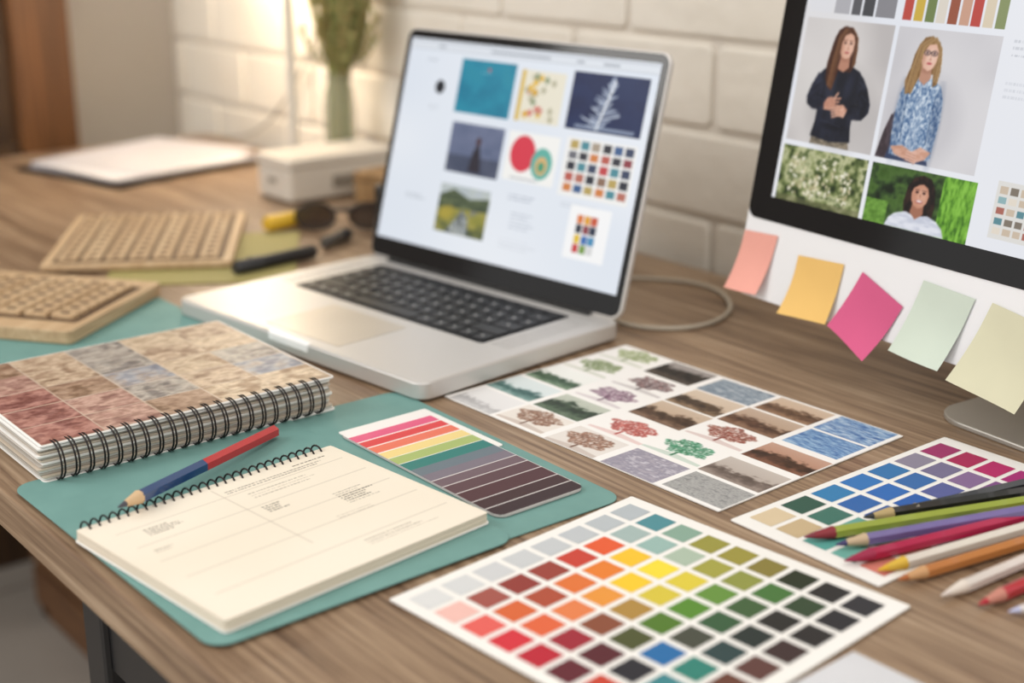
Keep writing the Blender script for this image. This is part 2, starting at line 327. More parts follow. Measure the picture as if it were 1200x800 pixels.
def woman1(X,Y,w,h):
    c.noise(X,Y,X+w,Y+h,['#b9b4b3','#cbc6c4','#d2cecb'],2,3,2); F,E=mk(X,Y,w,h)
    E(.15,.9,.5,.3,'#dcd8d6',0,25,.6)
    E(.56,.30,.36,.34,'#a39e9c',0,16,.35)
    c.poly(F([(.28,0),(.30,.12),(.70,.12),(.74,0)]),'#a1937e',1.,'#5f574b',18,4)
    sw='#1b1d26'
    c.poly(F([(.27,.06),(.30,.20),(.30,.32),(.235,.42),(.235,.54),(.30,.605),(.40,.645),(.50,.66),(.61,.65),(.71,.615),(.77,.56),(.77,.42),(.71,.32),(.715,.18),(.74,.06),(.50,.035)]),sw,1.,'#262936',6,2,.5)
    E(.42,.45,.05,.12,'#343848',.1,6,.45); E(.62,.50,.04,.09,'#31354a',-.2,5,.4); E(.52,.16,.12,.03,'#0f1016',0,3,.6); E(.34,.2,.03,.10,'#30344a',0,4,.4)
    c.poly(F([(.245,.575),(.185,.47),(.15,.37),(.165,.31),(.235,.275),(.37,.275),(.42,.31),(.40,.365),(.31,.375),(.33,.5)]),'#20222d',1.,'#2c2f3e',5,3)
    c.poly(F([(.76,.575),(.83,.49),(.885,.38),(.885,.31),(.82,.245),(.66,.235),(.60,.27),(.62,.33),(.74,.36),(.70,.5)]),'#171922',1.,'#242734',5,4)
    for (p,q) in (((.20,.46),(.30,.52)),((.18,.38),(.27,.44)),((.80,.50),(.72,.54)),((.85,.40),(.77,.44)),((.36,.20),(.60,.17)),((.36,.58),(.42,.44))): c.line(*F([p,q]),.9,'#3c4054',.45)
    c.line(F([(.27,.40)])[0],F([(.36,.375)])[0],.8,'#0c0d12',.7); c.line(F([(.66,.335)])[0],F([(.76,.365)])[0],.8,'#08090d',.7)
    sk='#cd9c86'
    c.poly(F([(.375,.285),(.365,.335),(.40,.385),(.45,.395),(.495,.37),(.50,.32),(.45,.285)]),sk,1.,'#b98470',5,6)
    for i in range(4): c.line(*F([(.44,.375-.024*i),(.555-.012*i,.392-.03*i)]),1.6,'#c08c76'); c.line(*F([(.44,.365-.024*i),(.545-.012*i,.380-.03*i)]),.5,'#8c5a48',.6)
    c.line(*F([(.47,.375),(.515,.435)]),1.8,sk)
    c.poly(F([(.62,.245),(.645,.31),(.59,.345),(.53,.335),(.50,.29),(.53,.25)]),'#c18d77',1.,'#d8aa94',5,7)
    for i in range(4): c.line(*F([(.56,.325-.022*i),(.45+.01*i,.300-.022*i)]),1.5,'#d3a48e'); c.line(*F([(.56,.315-.022*i),(.46+.01*i,.291-.022*i)]),.5,'#8c5a48',.6)
    c.poly(F([(.36,.86),(.34,.78),(.315,.64),(.33,.52),(.375,.46),(.42,.44),(.46,.60),(.60,.60),(.64,.68),(.635,.80),(.60,.90),(.54,.95),(.45,.955),(.39,.92)]),'#3f251b',1.,'#55362a',14,3,.3)
    c.poly(F([(.45,.62),(.47,.74),(.56,.74),(.575,.64),(.52,.595)]),'#b5826c'); E(.515,.70,.05,.02,'#9a6a56',0,2,.6)
    c.poly(F([(.435,.83),(.44,.765),(.465,.72),(.515,.70),(.56,.72),(.585,.77),(.59,.84),(.565,.90),(.51,.92),(.455,.895)]),'#d6a790'); E(.54,.79,.045,.07,'#e2b9a4',0,4,.8); E(.455,.79,.02,.06,'#b98670',0,2.5,.6)
    c.poly(F([(.40,.80),(.40,.89),(.45,.94),(.53,.945),(.59,.90),(.60,.84),(.575,.885),(.53,.905),(.475,.885),(.45,.83),(.445,.74),(.44,.62),(.425,.46),(.37,.48),(.36,.62),(.38,.72)]),'#4a2c1e',1.,'#5f3e2c',16,5,.3)
    hair(F,[([(.47,.94),(.40,.86),(.37,.70),(.35,.48)],[(.50,.93),(.445,.86),(.43,.70),(.42,.46)]),([(.53,.94),(.60,.88),(.60,.76),(.60,.64)],[(.55,.94),(.62,.87),(.635,.76),(.63,.66)])],['#7a5238','#2c1810','#8a6244','#5a3a28'],70,8)
    for ex in (.485,.55): E(ex,.825,.014,.007,'#33201c'); c.line(*F([(ex-.022,.845),(ex+.02,.848)]),.6,'#5d3b2c')
    c.line(*F([(.522,.82),(.53,.785)]),.8,'#b98470',.8); E(.526,.78,.012,.006,'#b07a66'); E(.52,.752,.024,.007,'#a84c52'); E(.52,.742,.02,.004,'#b98470')
    c.blur(X,Y,X+w,Y+h,1)
def woman2(X,Y,w,h):
    c.noise(X,Y,X+w,Y+h,['#c6c4c8','#d3d1d4','#dad8da'],2,9,2); F,E=mk(X,Y,w,h)
    E(.40,.32,.36,.34,'#aeacb2',0,16,.35)
    c.poly(F([(-0.0,0),(.04,.20),(.09,.34),(.15,.32),(.15,.0)]),'#3b3136',1.,'#51444a',5,3); c.line(*F([(.10,.32),(.26,.60)]),1.2,'#4a3d40')
    c.poly(F([(.10,0),(.13,.10),(.50,.10),(.54,0)]),'#343f5c')
    bl=[(.14,.04),(.125,.20),(.12,.36),(.135,.50),(.18,.59),(.27,.635),(.36,.655),(.44,.635),(.52,.59),(.565,.49),(.575,.34),(.56,.18),(.55,.04),(.35,.02)]
    c.poly(F(bl),'#4f6f98',1.,'#bccbdb',24,11,1.,4.5); c.poly(F(bl),'#33507c',.35,'#dfe7ee',38,12,1.,6.)
    E(.16,.3,.04,.22,'#31486c',0,6,.4); E(.535,.3,.035,.22,'#2c4266',0,6,.45); c.line(*F([(.205,.52),(.225,.14)]),.9,'#2f4668',.6); c.line(*F([(.49,.52),(.48,.15)]),.9,'#2f4668',.6); E(.35,.35,.06,.2,'#e8eef4',0,8,.2)
    sk='#d3a48e'
    c.poly(F([(.14,.10),(.19,.045),(.30,.02),(.37,.03),(.37,.08),(.26,.12)]),sk,1.,'#bf8e78',5,3); c.poly(F([(.55,.10),(.50,.04),(.41,.005),(.35,.02),(.34,.07),(.44,.13)]),'#c89780',1.,'#dcb09e',5,4)
    for i in range(4): c.line(*F([(.31,.085-.021*i),(.42,.070-.022*i)]),1.3,'#dcb09e'); c.line(*F([(.31,.075-.021*i),(.41,.060-.022*i)]),.5,'#8f5f4c',.6)
    c.poly(F([(.235,.88),(.205,.80),(.19,.70),(.155,.60),(.18,.50),(.24,.52),(.30,.66),(.42,.67),(.435,.58),(.475,.60),(.485,.70),(.47,.82),(.43,.91),(.35,.95),(.28,.935)]),'#76552f',1.,'#94734c',16,6,.3)
    c.poly(F([(.29,.62),(.305,.74),(.39,.74),(.405,.64),(.35,.585)]),'#b98a74'); E(.35,.695,.05,.02,'#9a6c58',0,2,.6)
    c.poly(F([(.275,.83),(.28,.765),(.31,.715),(.36,.69),(.405,.715),(.43,.77),(.435,.84),(.41,.90),(.355,.92),(.30,.895)]),'#dcb09b'); E(.375,.79,.045,.07,'#e8c4b2',0,4,.8); E(.295,.79,.02,.06,'#b98a74',0,2.5,.6)
    c.poly(F([(.25,.76),(.25,.88),(.31,.94),(.39,.935),(.44,.87),(.435,.84),(.40,.895),(.33,.885),(.29,.82),(.28,.70),(.255,.58),(.235,.50),(.20,.54),(.22,.66)]),'#805d36',1.,'#9c7a50',16,7,.3)
    hair(F,[([(.34,.94),(.24,.87),(.20,.70),(.18,.52)],[(.38,.93),(.285,.86),(.27,.70),(.245,.52)]),([(.38,.94),(.44,.88),(.45,.76),(.445,.62)],[(.39,.94),(.46,.86),(.48,.76),(.47,.62)])],['#b8966a','#5f4226','#c8a878','#8e6c42'],80,9)
    for ex in (.325,.395):
        E(ex,.825,.032,.020,'#2b2428'); E(ex,.825,.026,.0145,'#d5ab98'); E(ex,.825,.010,.007,'#2c2c38')
    c.line(*F([(.35,.828),(.37,.828)]),.7,'#2b2428'); c.line(*F([(.362,.815),(.37,.780)]),.8,'#b98a76',.8); E(.366,.777,.012,.006,'#b98470'); E(.362,.748,.025,.008,'#aa4448')
    c.blur(X,Y,X+w,Y+h,1)
def woman3(X,Y,w,h):
    c.noise(X,Y,X+w,Y+h,['#14200f','#2c4220','#4a682e','#38551f'],9,3,5,.6,con=2.2); c.noise(X+.70*w,Y,X+w,Y+h,['#3c6c1c','#6ba332','#86bf48'],14,33,5,.6,con=2.2); c.noise(X,Y,X+.22*w,Y+h*.4,['#4c7426','#7aa848'],7,5,4)
    F,E=mk(X,Y,w,h)
    c.poly(F([(.385,.22),(.365,.45),(.38,.70),(.43,.87),(.505,.93),(.59,.89),(.64,.72),(.66,.48),(.65,.25)]),'#170f0e',1.,'#33211a',12,3,.4)
    c.poly(F([(.22,0),(.25,.15),(.30,.235),(.40,.30),(.50,.25),(.61,.30),(.70,.24),(.76,.14),(.79,0)]),'#dfe1ea',1.,'#c4c8d6',7,2)
    c.poly(F([(.44,.30),(.455,.48),(.555,.48),(.565,.30),(.50,.20)]),'#a06c56')
    c.poly(F([(.425,.62),(.435,.50),(.465,.42),(.505,.385),(.55,.42),(.58,.50),(.59,.62),(.57,.74),(.51,.80),(.445,.74)]),'#c58d74'); E(.525,.58,.045,.13,'#d8a890',0,3,.7)
    c.poly(F([(.41,.60),(.42,.78),(.50,.87),(.59,.80),(.61,.60),(.585,.72),(.53,.79),(.485,.77),(.435,.70)]),'#1b110f')
    for ex in (.475,.54): E(ex,.645,.014,.018,'#2a1715'); c.line(*F([(ex-.022,.69),(ex+.022,.69)]),.5,'#2a1715')
    E(.508,.50,.034,.03,'#9c4640'); E(.508,.505,.027,.018,'#f4ece8'); c.line(*F([(.506,.62),(.513,.565)]),.8,'#a06a54')
    c.blur(X,Y,X+w,Y+h,1)
woman1(5,51,96,102); woman2(105,51,99,102)
c.noise(4,0,101,47,['#1f2a17','#4c5a30','#87905e','#c4c49c','#56643a'],9,21,5,.6,con=2.2)
rr=random.Random(31)
for (ax_,ay_,rx_,ry_) in ((24,24,10,18),(58,26,12,17),(80,20,8,14),(42,14,9,9)):
    for i in range(60):
        a=rr.random()*6.28; q=math.sqrt(rr.random()); c.ell(ax_+rx_*q*math.cos(a),ay_+ry_*q*math.sin(a),rr.uniform(.7,2),rr.uniform(.7,1.8),rr.choice(['#e9e2cc','#d6cba8','#f2ecdc','#a39c74','#5a6338']),al=.85)
c.rect(4,0,101,5,'#6b6a4a',.6); c.blur(4,0,101,47,1)
woman3(105,0,104,47)
c.rect(5,158,30,190,'#dcdce0'); c.rect(33,158,50,195,'#adacb1'); c.rect(52,158,62,195,'#5a5a5e'); c.rect(64,158,76,195,'#46474b'); c.rect(78,158,98,195,'#86858a')
for i,cc in enumerate(['#b8483f','#c9aa44','#6f7f4c','#d8d0c4','#95513a','#c69a84','#b8443c','#d6c8b0','#848f60']): c.rect(106+i*11,158,115+i*11,205,cc)
for i in range(5):
    for j in range(3): c.noise(5+i*116,212+j*42,115+i*116,250+j*42,[['#8fa7b0','#c9b79d'],['#6d7f5d','#b96d55'],['#40506a','#d9d2c4'],['#9c8a75','#587a85']][(i*3+j)%4],3,i*3+j)
c.rect(226,10,300,52,'#dcdad6')
for i in range(7):
    for j in range(5): c.rect(229+i*9,13+j*7.5,236+i*9,18+j*7.5,random.choice(['#c9b8a4','#5d8a94','#e0d6c8','#a9685c','#7e7468','#8fb0b4']))
for i in range(4):
    for j in range(2): c.noise(310+i*72,10+j*90,376+i*72,92+j*90,random.choice([['#33464c','#9db4b4'],['#6b4a38','#d0b090'],['#4a5c30','#b4c088'],['#a33c38','#e0b0a0']]),4,i*7+j)
c.text(214,150,295,3,'#a6aab2',5,3,.5); c.text(214,120,290,3,'#b8bcc4',5,9,.4)
c.obj('screen_image',SCREEN_M,ds,.0265,.0895,.0011)
b=MB(); b.slab(.212,.018,.0,.0045,.222,.175,.03,.001,0,n=8)
prof=[(.176,.004),(.182,.012),(.178,.03),(.155,.09),(.125,.16),(.105,.20)]
x0,x1=.245,.401; th=.006; n=len(prof)
rings=[]
for i,(y,z) in enumerate(prof):
    dy=prof[min(i+1,n-1)][0]-prof[max(i-1,0)][0]; dz=prof[min(i+1,n-1)][1]-prof[max(i-1,0)][1]; l=math.hypot(dy,dz); ny,nz=dz/l*th/2,-dy/l*th/2
    rings.append([(x0,y-ny,z-nz),(x1,y-ny,z-nz),(x1,y+ny,z+nz),(x0,y+ny,z+nz)])
b.rings(rings,0); b.box(.323,.098,.20,.13,.05,.03,0)
b.build('stand',mat('stand_alu','#bdb9b2',.35,.6),parent=mo)
def note(cx,cy,w,h,rot,col,i,shear=0.):
    b=MB(); nx,ny=7,10; vs=[];fs=[]
    for j in range(ny):
        for k in range(nx):
            t=j/(ny-1); u=(k/(nx-1)-.5)*w-shear*(t-.5)*h; v=(.5-t)*h
            vs.append((u,v,.0014+.013*(max(0,t-.25)**1.8)*(1+.3*math.sin(i*2.1+k*.5))))
    for j in range(ny-1):
        for k in range(nx-1): q=j*nx+k; fs.append([q,q+nx,q+nx+1,q+1])
    b.add(vs,fs,0,True)
    return b.build('sticky_note',col,(cx,cy,0),(0,0,rot),ds)
nm=lambda n,c_: mat(n,c_,.75)
stk=[(.0195,.0300,.041,.053,.06,nm('note_peach','#eea89a'),.17),(.0950,.0230,.052,.051,.06,nm('note_yellow','#eec272'),.12),(.156,.0150,.050,.054,-.36,nm('note_pink','#d85c8a'),.04),(.2225,.0245,.050,.060,-.06,nm('note_mint','#d2ded0'),.17),(.291,.0175,.062,.066,-.13,nm('note_cream','#dddabc'),.16)]
for i,(x,y,w,h,r,m_,sh) in enumerate(stk): note(x,y,w,h,r,m_,i,sh)
def smooth(pts,k=6):
    out=[]; P=[Vector(p) for p in pts]
    for i in range(len(P)-1):
        p0=P[max(i-1,0)];p1=P[i];p2=P[i+1];p3=P[min(i+2,len(P)-1)]
        for j in range(k):
            t=j/k; out.append(.5*((2*p1)+(p2-p0)*t+(2*p0-5*p1+4*p2-p3)*t*t+(3*p1-p0-3*p2+p3)*t**3))
    out.append(P[-1]); return out
b=MB(); cp=[(-1.10,.96),(-1.07,1.0),(-1.016,1.044),(-.965,1.046),(-.915,1.01),(-.893,.965),(-.897,.925),(-.925,.897),(-.96,.893),(-.99,.905)]
b.tube([(p.x,p.y,Z0+.003) for p in smooth([(x,y,0) for x,y in cp])],.0022,0,8)
b.build('power_cable',mat('cable_white','#c0b6a6',.5))
# ================================================================== PAPER ITEMS
def sheet(name,cv,loc,rz,th=.0008,matl=None):
    e=empty(name,(loc[0],loc[1],Z0+loc[2]),rz); b=MB(); b.slab(0,0,0,th,cv.W/1000,cv.H/1000,.0006,.0001,0,n=1); b.build('sheet',matl or PAPER,parent=e)
    cv.obj('print',PRINT,e,0,0,th+.0001); return e
c=CV(297,210,.6,'#f0eeec')
jr=random.Random(77); JIT={}
def cell(s,t,w=.095,h=.094):
    if (s,t) not in JIT: JIT[(s,t)]=(jr.uniform(-.006,.006),jr.uniform(-.008,.008),jr.uniform(.90,1.0),jr.uniform(.90,1.0))
    a,b_,k1,k2=JIT[(s,t)]; s=min(max(s+a,w*k1+.002),.998-w*k1); t=min(max(t+b_,h*k2+.002),.998-h*k2)
    return (s-w*k1)*297,(t-h*k2)*210,(s+w*k1)*297,(t+h*k2)*210
def tree(s,t,cols,seed,bg='#f0eeec'):
    x0,y0,x1,y1=cell(s,t); r=random.Random(seed); c.rect(x0,y0,x1,y1,bg); cx=(x0+x1)/2
    c.poly([(x0,y0),(x1,y0),(x1,y0+4),(cx,y0+7),(x0,y0+3)],cols[0],.2)
    c.line((cx,y0+2),(cx,y0+18),2.,cols[0])
    for i in range(9):
        a=r.uniform(-1.1,1.1); c.line((cx,y0+10+i*.6),(cx+14*math.sin(a),y0+14+14*math.cos(a)),.8,cols[0],.8)
    for i in range(1100):
        a=r.random()*6.28; q=math.sqrt(r.random())*(1+.12*math.sin(a*5+seed)+.08*math.sin(a*9)); c.ell(cx+21*q*math.cos(a),y0+22+12.5*q*math.sin(a),r.uniform(.35,1.3),r.uniform(.35,1.),r.choice(cols),r.random()*3,al=.6)
    for i in range(60):
        a=r.random()*6.28; q=math.sqrt(r.random()); c.ell(cx+19*q*math.cos(a),y0+22+11*q*math.sin(a),r.uniform(.5,1.4),r.uniform(.4,.9),bg,r.random()*3,al=.6)
    c.blur(x0,y0,x1,y1,1)
def land(s,t,sky,tr,gr,seed,hz=.55,w=.095,h=.094):
    x0,y0,x1,y1=cell(s,t,w,h); k=c.sl(x0,y0,x1,y1); H_,W_=c.X[k].shape
    yy=np.linspace(0,1,H_)[:,None]; prof=hz+.35*(vnoise(2,W_,3,seed,4)[0]-.5)[None]; soft=vnoise(H_,W_,14,seed+5,3)-.5
    m1=np.clip((prof-yy+soft*.35)*7,0,1)[...,None]; m2=np.clip((hz*.45-yy+soft*.25)*6,0,1)[...,None]
    n=vnoise(H_,W_,9,seed+9,4)[...,None]; n=np.clip((n-.5)*2.6+.5,0,1)
    S=rgb(sky)*(1-.25*yy[...,None])+.25*yy[...,None]; T=rgb(tr)*(1-n*.6)+rgb(gr)*n*.6; Gd=rgb(gr)*(1-n*.35)+rgb(sky)*n*.35
    a=S*(1-m1)+T*m1; a=a*(1-m2)+Gd*m2; c.a[k]=a; c.blur(x0,y0,x1,y1,1)
def pho(s,t,cols,seed,cells=4,w=.095,h=.094,asp=1.): c.noise(*cell(s,t,w,h),cols,cells,seed,5,asp,con=2.2)
land(.10,.10,'#dcdbdc','#a9a8aa','#c4c3c4',1,.45); land(.10,.30,'#ccd8da','#2f5452','#6c908c',2); land(.10,.50,'#e6e8e4','#28402e','#5c7a5c',3,.5); tree(.10,.70,['#5c7040','#8c9c6c','#a9b58c','#48582f'],4); tree(.10,.90,['#6b7c4c','#8d9c6c','#b4c090'],5)
tree(.30,.10,['#64402f','#855c48','#a07c64'],6,'#e4ddd6'); land(.30,.30,'#a8b0a0','#1f2e20','#4c604a',7,.7); tree(.30,.50,['#6b4c60','#8c6a80','#b090a4','#54384c'],8); tree(.30,.70,['#3a2a30','#60484a','#946c6c'],9); land(.30,.90,'#807874','#141214','#40362f',10,.75)
tree(.50,.10,['#64402f','#8e6450','#a67c66'],11,'#e0dad5'); tree(.51,.30,['#a83830','#c4544a','#b0645a','#84302e'],12); land(.505,.51,'#b49a80','#38261a','#6a5040',13,.6); land(.505,.72,'#c4ae96','#30241e','#786048',14); pho(.50,.90,['#6c7c8c','#8c9aa6','#a8b2bc'],15,12,asp=2)
pho(.705,.09,['#a8a2ae','#8e8a9a','#c0bcc6'],16,9,asp=1.5); tree(.705,.30,['#2a6e4a','#40946c','#64a488','#246044'],17); tree(.71,.52,['#7c3028','#9c4e3c','#704638','#8c5648'],18); land(.705,.72,'#a88c74','#3c261c','#785844',19,.6); land(.70,.90,'#bca084','#4a3428','#886850',20,.55)
pho(.905,.10,['#949494','#adadac','#7e7f80'],21,18,asp=2); land(.905,.30,'#ab9f96','#5a4e48','#8e8078',22,.5); land(.905,.51,'#a87860','#2f1f18','#6a4434',23,.55); pho(.905,.715,['#3f68a0','#6c94c0','#a5c0d8'],24,10,asp=4); pho(.905,.91,['#38609a','#7a9cc4','#c0d0de'],25,8,asp=4)
sheet('photo_contact_sheet',c,(-.889,.642,.0004),.0334)
def chart(name,loc,rz,W_,H_,cells):
    e=empty(name,(loc[0],loc[1],Z0+loc[2]),rz); b=MB(); b.slab(0,0,0,.0012,W_,H_,.001,.0002,0,n=2); b.build('sheet',PAPER,parent=e)
    vs=[];fs=[];cs=[]
    for (x,y,w,h,col) in cells:
        o=len(vs); vs+=[(x,y,.0014),(x+w,y,.0014),(x+w,y+h,.0014),(x,y+h,.0014)]; fs.append((o,o+1,o+2,o+3)); cs+=[lin(col)]*4
    me=bpy.data.meshes.new('swatches'); me.from_pydata(vs,[],fs); at=me.attributes.new('Col','FLOAT_COLOR','POINT'); at.data.foreach_set('color',np.array(cs,dtype=np.float32).ravel()); me.materials.append(PRINT)
    o=bpy.data.objects.new('swatches',me); bpy.context.collection.objects.link(o); o.parent=e; return e
G=[['#d4d5d6','#ced0d2','#c8cacd','#c4c7ca','#bfc3c7','#babfc4','#b4bbc0','#b0b8be'],
['#e6b8b0','#9c5048','#8c3630','#943e34','#c23e30','#de5a30','#a0b4b2','#4c8a94'],
['#dc5e58','#d06234','#a84a34','#d87034','#e07c2c','#ecbe2c','#94b4ae','#84a494'],
['#cc2e3c','#d8623c','#dc7c4a','#e0923a','#ecc42c','#ecd63a','#a8baa8','#949040'],
['#b42034','#982434','#844a34','#a88440','#d0be40','#d6c440','#9e9c44','#968e3e'],
['#5e202c','#541e28','#4a502c','#4e7428','#54862e','#628c3c','#8a9044','#83783a'],
['#c04030','#26262e','#2468a2','#44483e','#34583a','#3e5c38','#447038','#26301f'],
['#5c342c','#3a8088','#2e7c70','#2c4244','#26302e','#282826','#324630','#282828'],
['#8c4832','#8a4a34','#643c30','#5c3c38','#3c2c2c','#2a2828','#2a2a2e','#303034']]
cells=[]
px=(.2154-.014)/9.; py=(.2127-.014)/8
for i in range(9):
    for j in range(8): cells.append((.008+i*px,.008+j*py,px-.0042,py-.0046,G[i][j]))
chart('colour_swatch_chart',(-.626,.410,.0012),.0883,.2154,.2127,cells)
G2=[['#d3c0a0','#2e564a','#2f7cb0','#2e74b8','#2f72ac','#8a8498','#9c3268'],
['#c2ac88','#3c7064','#2c64a8','#2a68b4','#3468a8','#746e90','#a82858'],
['#58a098','#64a096','#24589c','#245cac','#565e98','#846894','#b42c68'],
['#6ca89e','#8cb8aa','#1f5098','#2450a0','#4a5498','#7c4c86','#a83078'],
['#cc7c70','#d49888','#a8bcc0','#38589a','#565490','#6c4484','#843a80']]
cells=[]
for i in range(5):
    for j in range(7): cells.append((.006+i*.0225,.012+j*.0308,.0185,.0255,G2[i][j]))
chart('watercolour_swatch_sheet',(-.578,.648,.0004),.0,.120,.236,cells)
b=MB(); b.slab(0,0,0,.0006,.20,.26,.001,.0001,0,n=2); b.build('blank_paper',mat('paper_grey','#d4d5da',.6),(-.412,.316,Z0+.0003),(0,0,.03))
e=empty('teal_folder',(0,0,Z0))
def folder_panel(x,y,w,d,z,rot,name):
    b=MB(); b.slab(0,0,0,.0011,w,d,.014,.0003,0,n=6); return b.build(name,TEAL,(x,y,z),(0,0,rot),e)
folder_panel(-.925,.2965,.288,.217,.0018,.02,'front_flap'); folder_panel(-.926,.335,.278,.284,.0004,-.005,'back_flap')
b=MB(); b.slab(0,0,0,.0014,.36,.215,.008,.0003,0,n=5); b.build('teal_portfolio',TEAL,(-1.345,.374,Z0+.0003),(0,0,.0))
c=CV(194,77,.8,'#ece8e6')
st=['#efeceb','#dc5a82','#d64246','#e2745c','#e8d08a','#a4b66e','#2f7a74','#68757f','#78707c','#6d5a62','#5a4046','#4f3035','#40292c','#37262a']
hh=[.0,.07,.14,.205,.275,.345,.415,.485,.55,.615,.68,.76,.85,.925]
for i in range(1,14): c.rect((hh[i])*194,0,(hh[i+1] if i<13 else 1.)*194-(1.4 if i<6 else .4),77,st[i])
e=empty('colour_stripe_card',(-.866,.526,Z0+.002),.012); b=MB(); b.slab(0,0,0,.002,.194,.077,.008,.0003,0,n=5); b.slab(-.006,.003,-.0004,.0004,.10,.082,.002,.0001,1,n=2); b.build('card',[mat('card_edge','#cfc8c6',.6),PAPER],parent=e)
c.obj('stripes',PRINT,e,.0,.0,.0021,rad=.008)
def coil(b,p0,p1,r,pitch,wire,mi,double=False):
    p0=Vector(p0);p1=Vector(p1);L=(p1-p0).length; t=(p1-p0)/L; side=Vector((-t.y,t.x,0)); n=int(L/pitch)
    for i in range(n):
        c0=p0+t*(i+.5)*pitch
        for off in ((-.0012,.0012) if double else (0,)):
            pts=[]
            for k in range(16):
                a=2*PI*k/16; pts.append(c0+t*(off+(.35*pitch*(k/16-.5) if not double else 0))+side*r*math.cos(a)+Vector((0,0,r*math.sin(a))))
            b.tube(pts,wire,mi,6,closed=True) if double else b.tube(pts+[pts[0]+t*.0],wire,mi,6)
nb=empty('spiral_notebook',(-.8135,.296,Z0+.0033),.110)
b=MB(); NW,ND=.168,.206
b.slab(0,0,0,.001,NW,ND,.004,.0002,0,n=4)
for i in range(7): 
    o=rng.uniform(-.0004,.0004); b.slab(.001+o,.001-o,.0011+i*.0009,.0011+i*.0009+.0007,NW-.002,ND-.002,.003,.0001,1,n=3)
b.build('pages',[PAPER,CREAM],parent=nb)
c=CV(165,203,.6,'#e9e0d0')
c.noise(0,0,165,203,['#e6dccb','#ebe2d3'],2,4,2)
def vtext(x0,y0,L,n,dx,seed,colr='#8a8078',al=.6):
    r=random.Random(seed)
    for i in range(n):
        y=y0; e_=y0+L*r.uniform(.6,1)
        while y<e_:
            w=r.uniform(1,3); c.rect(x0+i*dx,y,x0+i*dx+1.,min(y+w,e_),colr,al); y+=w+.8
vtext(12,160,34,1,3,5,'#4a443e',.9); vtext(17,100,88,2,3,6,'#7a726a',.8); vtext(30,30,26,4,3,1,'#5a544e',.9)
for x in (24,50,76,104,134): c.line((x,14),(x,195),.7,'#a89d90',.7)
c.line((8,95),(120,95),.7,'#b5aa9c',.6)
vtext(70,150,30,7,3.1,9,'#46403a',.95); vtext(54,104,18,4,3.,10,'#46403a',.9); vtext(30,110,60,3,4,12,'#8f867a',.7); vtext(100,130,40,2,3,13,'#8f867a',.7); vtext(140,120,60,3,3.4,14,'#8f867a',.7); vtext(60,20,14,2,3,19,'#6f665a',.7)
c.obj('page_print',PRINTM,nb,.0018,.0015,.00755)
b=MB(); coil(b,(.001,.006,.0045),(.001,.200,.0045),.0062,.0068,.0007,0); b.build('wire_binding',WIRE,parent=nb)
sb=empty('sample_swatch_book',(-1.112,.317,Z0+.0018),.0)
BW,BD=.196,.238; b=MB()
b.slab(0,0,0,.0015,BW,BD,.003,.0003,0,n=3)
for i in range(13):
    o=rng.uniform(-.0018,.0018); q=rng.uniform(-.003,.0015); b.slab(.002+o,q,.0018+i*.0019,.0018+i*.0019+.0016,BW-.004,BD-.002,.002,.0002,i%3,n=2)
b.slab(0,0,.0268,.0282,BW,BD,.003,.0003,0,n=3)
b.build('pages',[PAPER,mat('page_warm','#cdbfae',.6),mat('page_grey','#bab3aa',.6)],parent=sb)
c=CV(193,235,.75,'#b8a492')
tan=['#a88d74','#c8b196','#8c7058']; tan2=['#b8a084','#d2bea2','#96795c']; blue=['#70788a','#9a9ea8','#a89a90']; grey=['#8c8680','#b0a89e','#6f6a68']; red=['#8c544c','#b07a6e','#7a4640']; pnk=['#a4786c','#c09a8a','#8a6056']; brn=['#8c6c56','#a88a72','#74563f']
for i in range(5):
    for j in range(5):
        x0,y0=i*38.6,j*47; cc=[[brn,tan,grey,tan2,tan],[pnk,tan,grey,tan,tan2],[red,brn,blue,tan2,grey],[red,pnk,grey,tan,blue],[red,pnk,brn,tan2,tan2]][i][j]
        c.noise(x0,y0,x0+38,y0+46.4,cc,3,i*9+j,5,1.,con=2.4)
        c.noise(x0,y0,x0+38,y0+46.4,['#f0e6dc','#4a3a34'],10,i*5+j+50,5,.7,al=.18,con=3.)
        if (i+j)%2: c.line((x0+19,y0),(x0+19,y0+46),.6,'#5c4a40',.4)
for i in range(6): c.line((i*38.6,0),(i*38.6,235),.9,'#cabdae',.6)
for j in range(6): c.line((0,j*47),(193,j*47),.9,'#cabdae',.6)
c.obj('cover_print',PRINT,sb,.0015,.0015,.02835)
b=MB(); coil(b,(BW-.004,.006,.0148),(BW-.004,BD-.003,.0148),.0140,.0105,.0007,0,True); b.build('wire_binding',WIRE,parent=sb)
# ================================================================== PENCILS
def pencil(name,tip,end,r,body,lead,woodc='#d9b48c',split=None,cap=None):
    tip=Vector(tip);end=Vector(end); d=(end-tip).normalized(); L=(end-tip).length
    P=lambda s:tip+d*s
    b=MB(); b.tube([P(0),P(.0015),P(.007)],[.0005,.0009,.0021],0,10); b.tube([P(.007),P(.021)],[.0021,r*.98],1,10)
    s1=split*L if split else L
    b.tube([P(.0205),P(.0215),P(s1-.0005),P(s1)],[r*.97,r,r,r],2,6,smooth=False)
    if split: b.tube([P(s1),P(L-.001),P(L)],[r,r,r*.85],3,6,smooth=False)
    else: b.tube([P(L-.008),P(L-.001),P(L)],[r*1.01,r*1.01,r*.8],3,6,smooth=False)
    return b.build(name,[mat('lead_'+lead,lead,.5),mat('pencil_wood_'+woodc,woodc,.6),mat('paint_'+body,body,.28,coat=.5),mat('paintcap_'+(cap or body),cap or body,.28,coat=.5)])
z=Z0
pencil('red_blue_pencil',(-.808,.325,z+.0205),(-.890,.485,z+.0088),.0050,'#174278','#4a4a55','#d8b890',split=.5,cap='#c01c26')
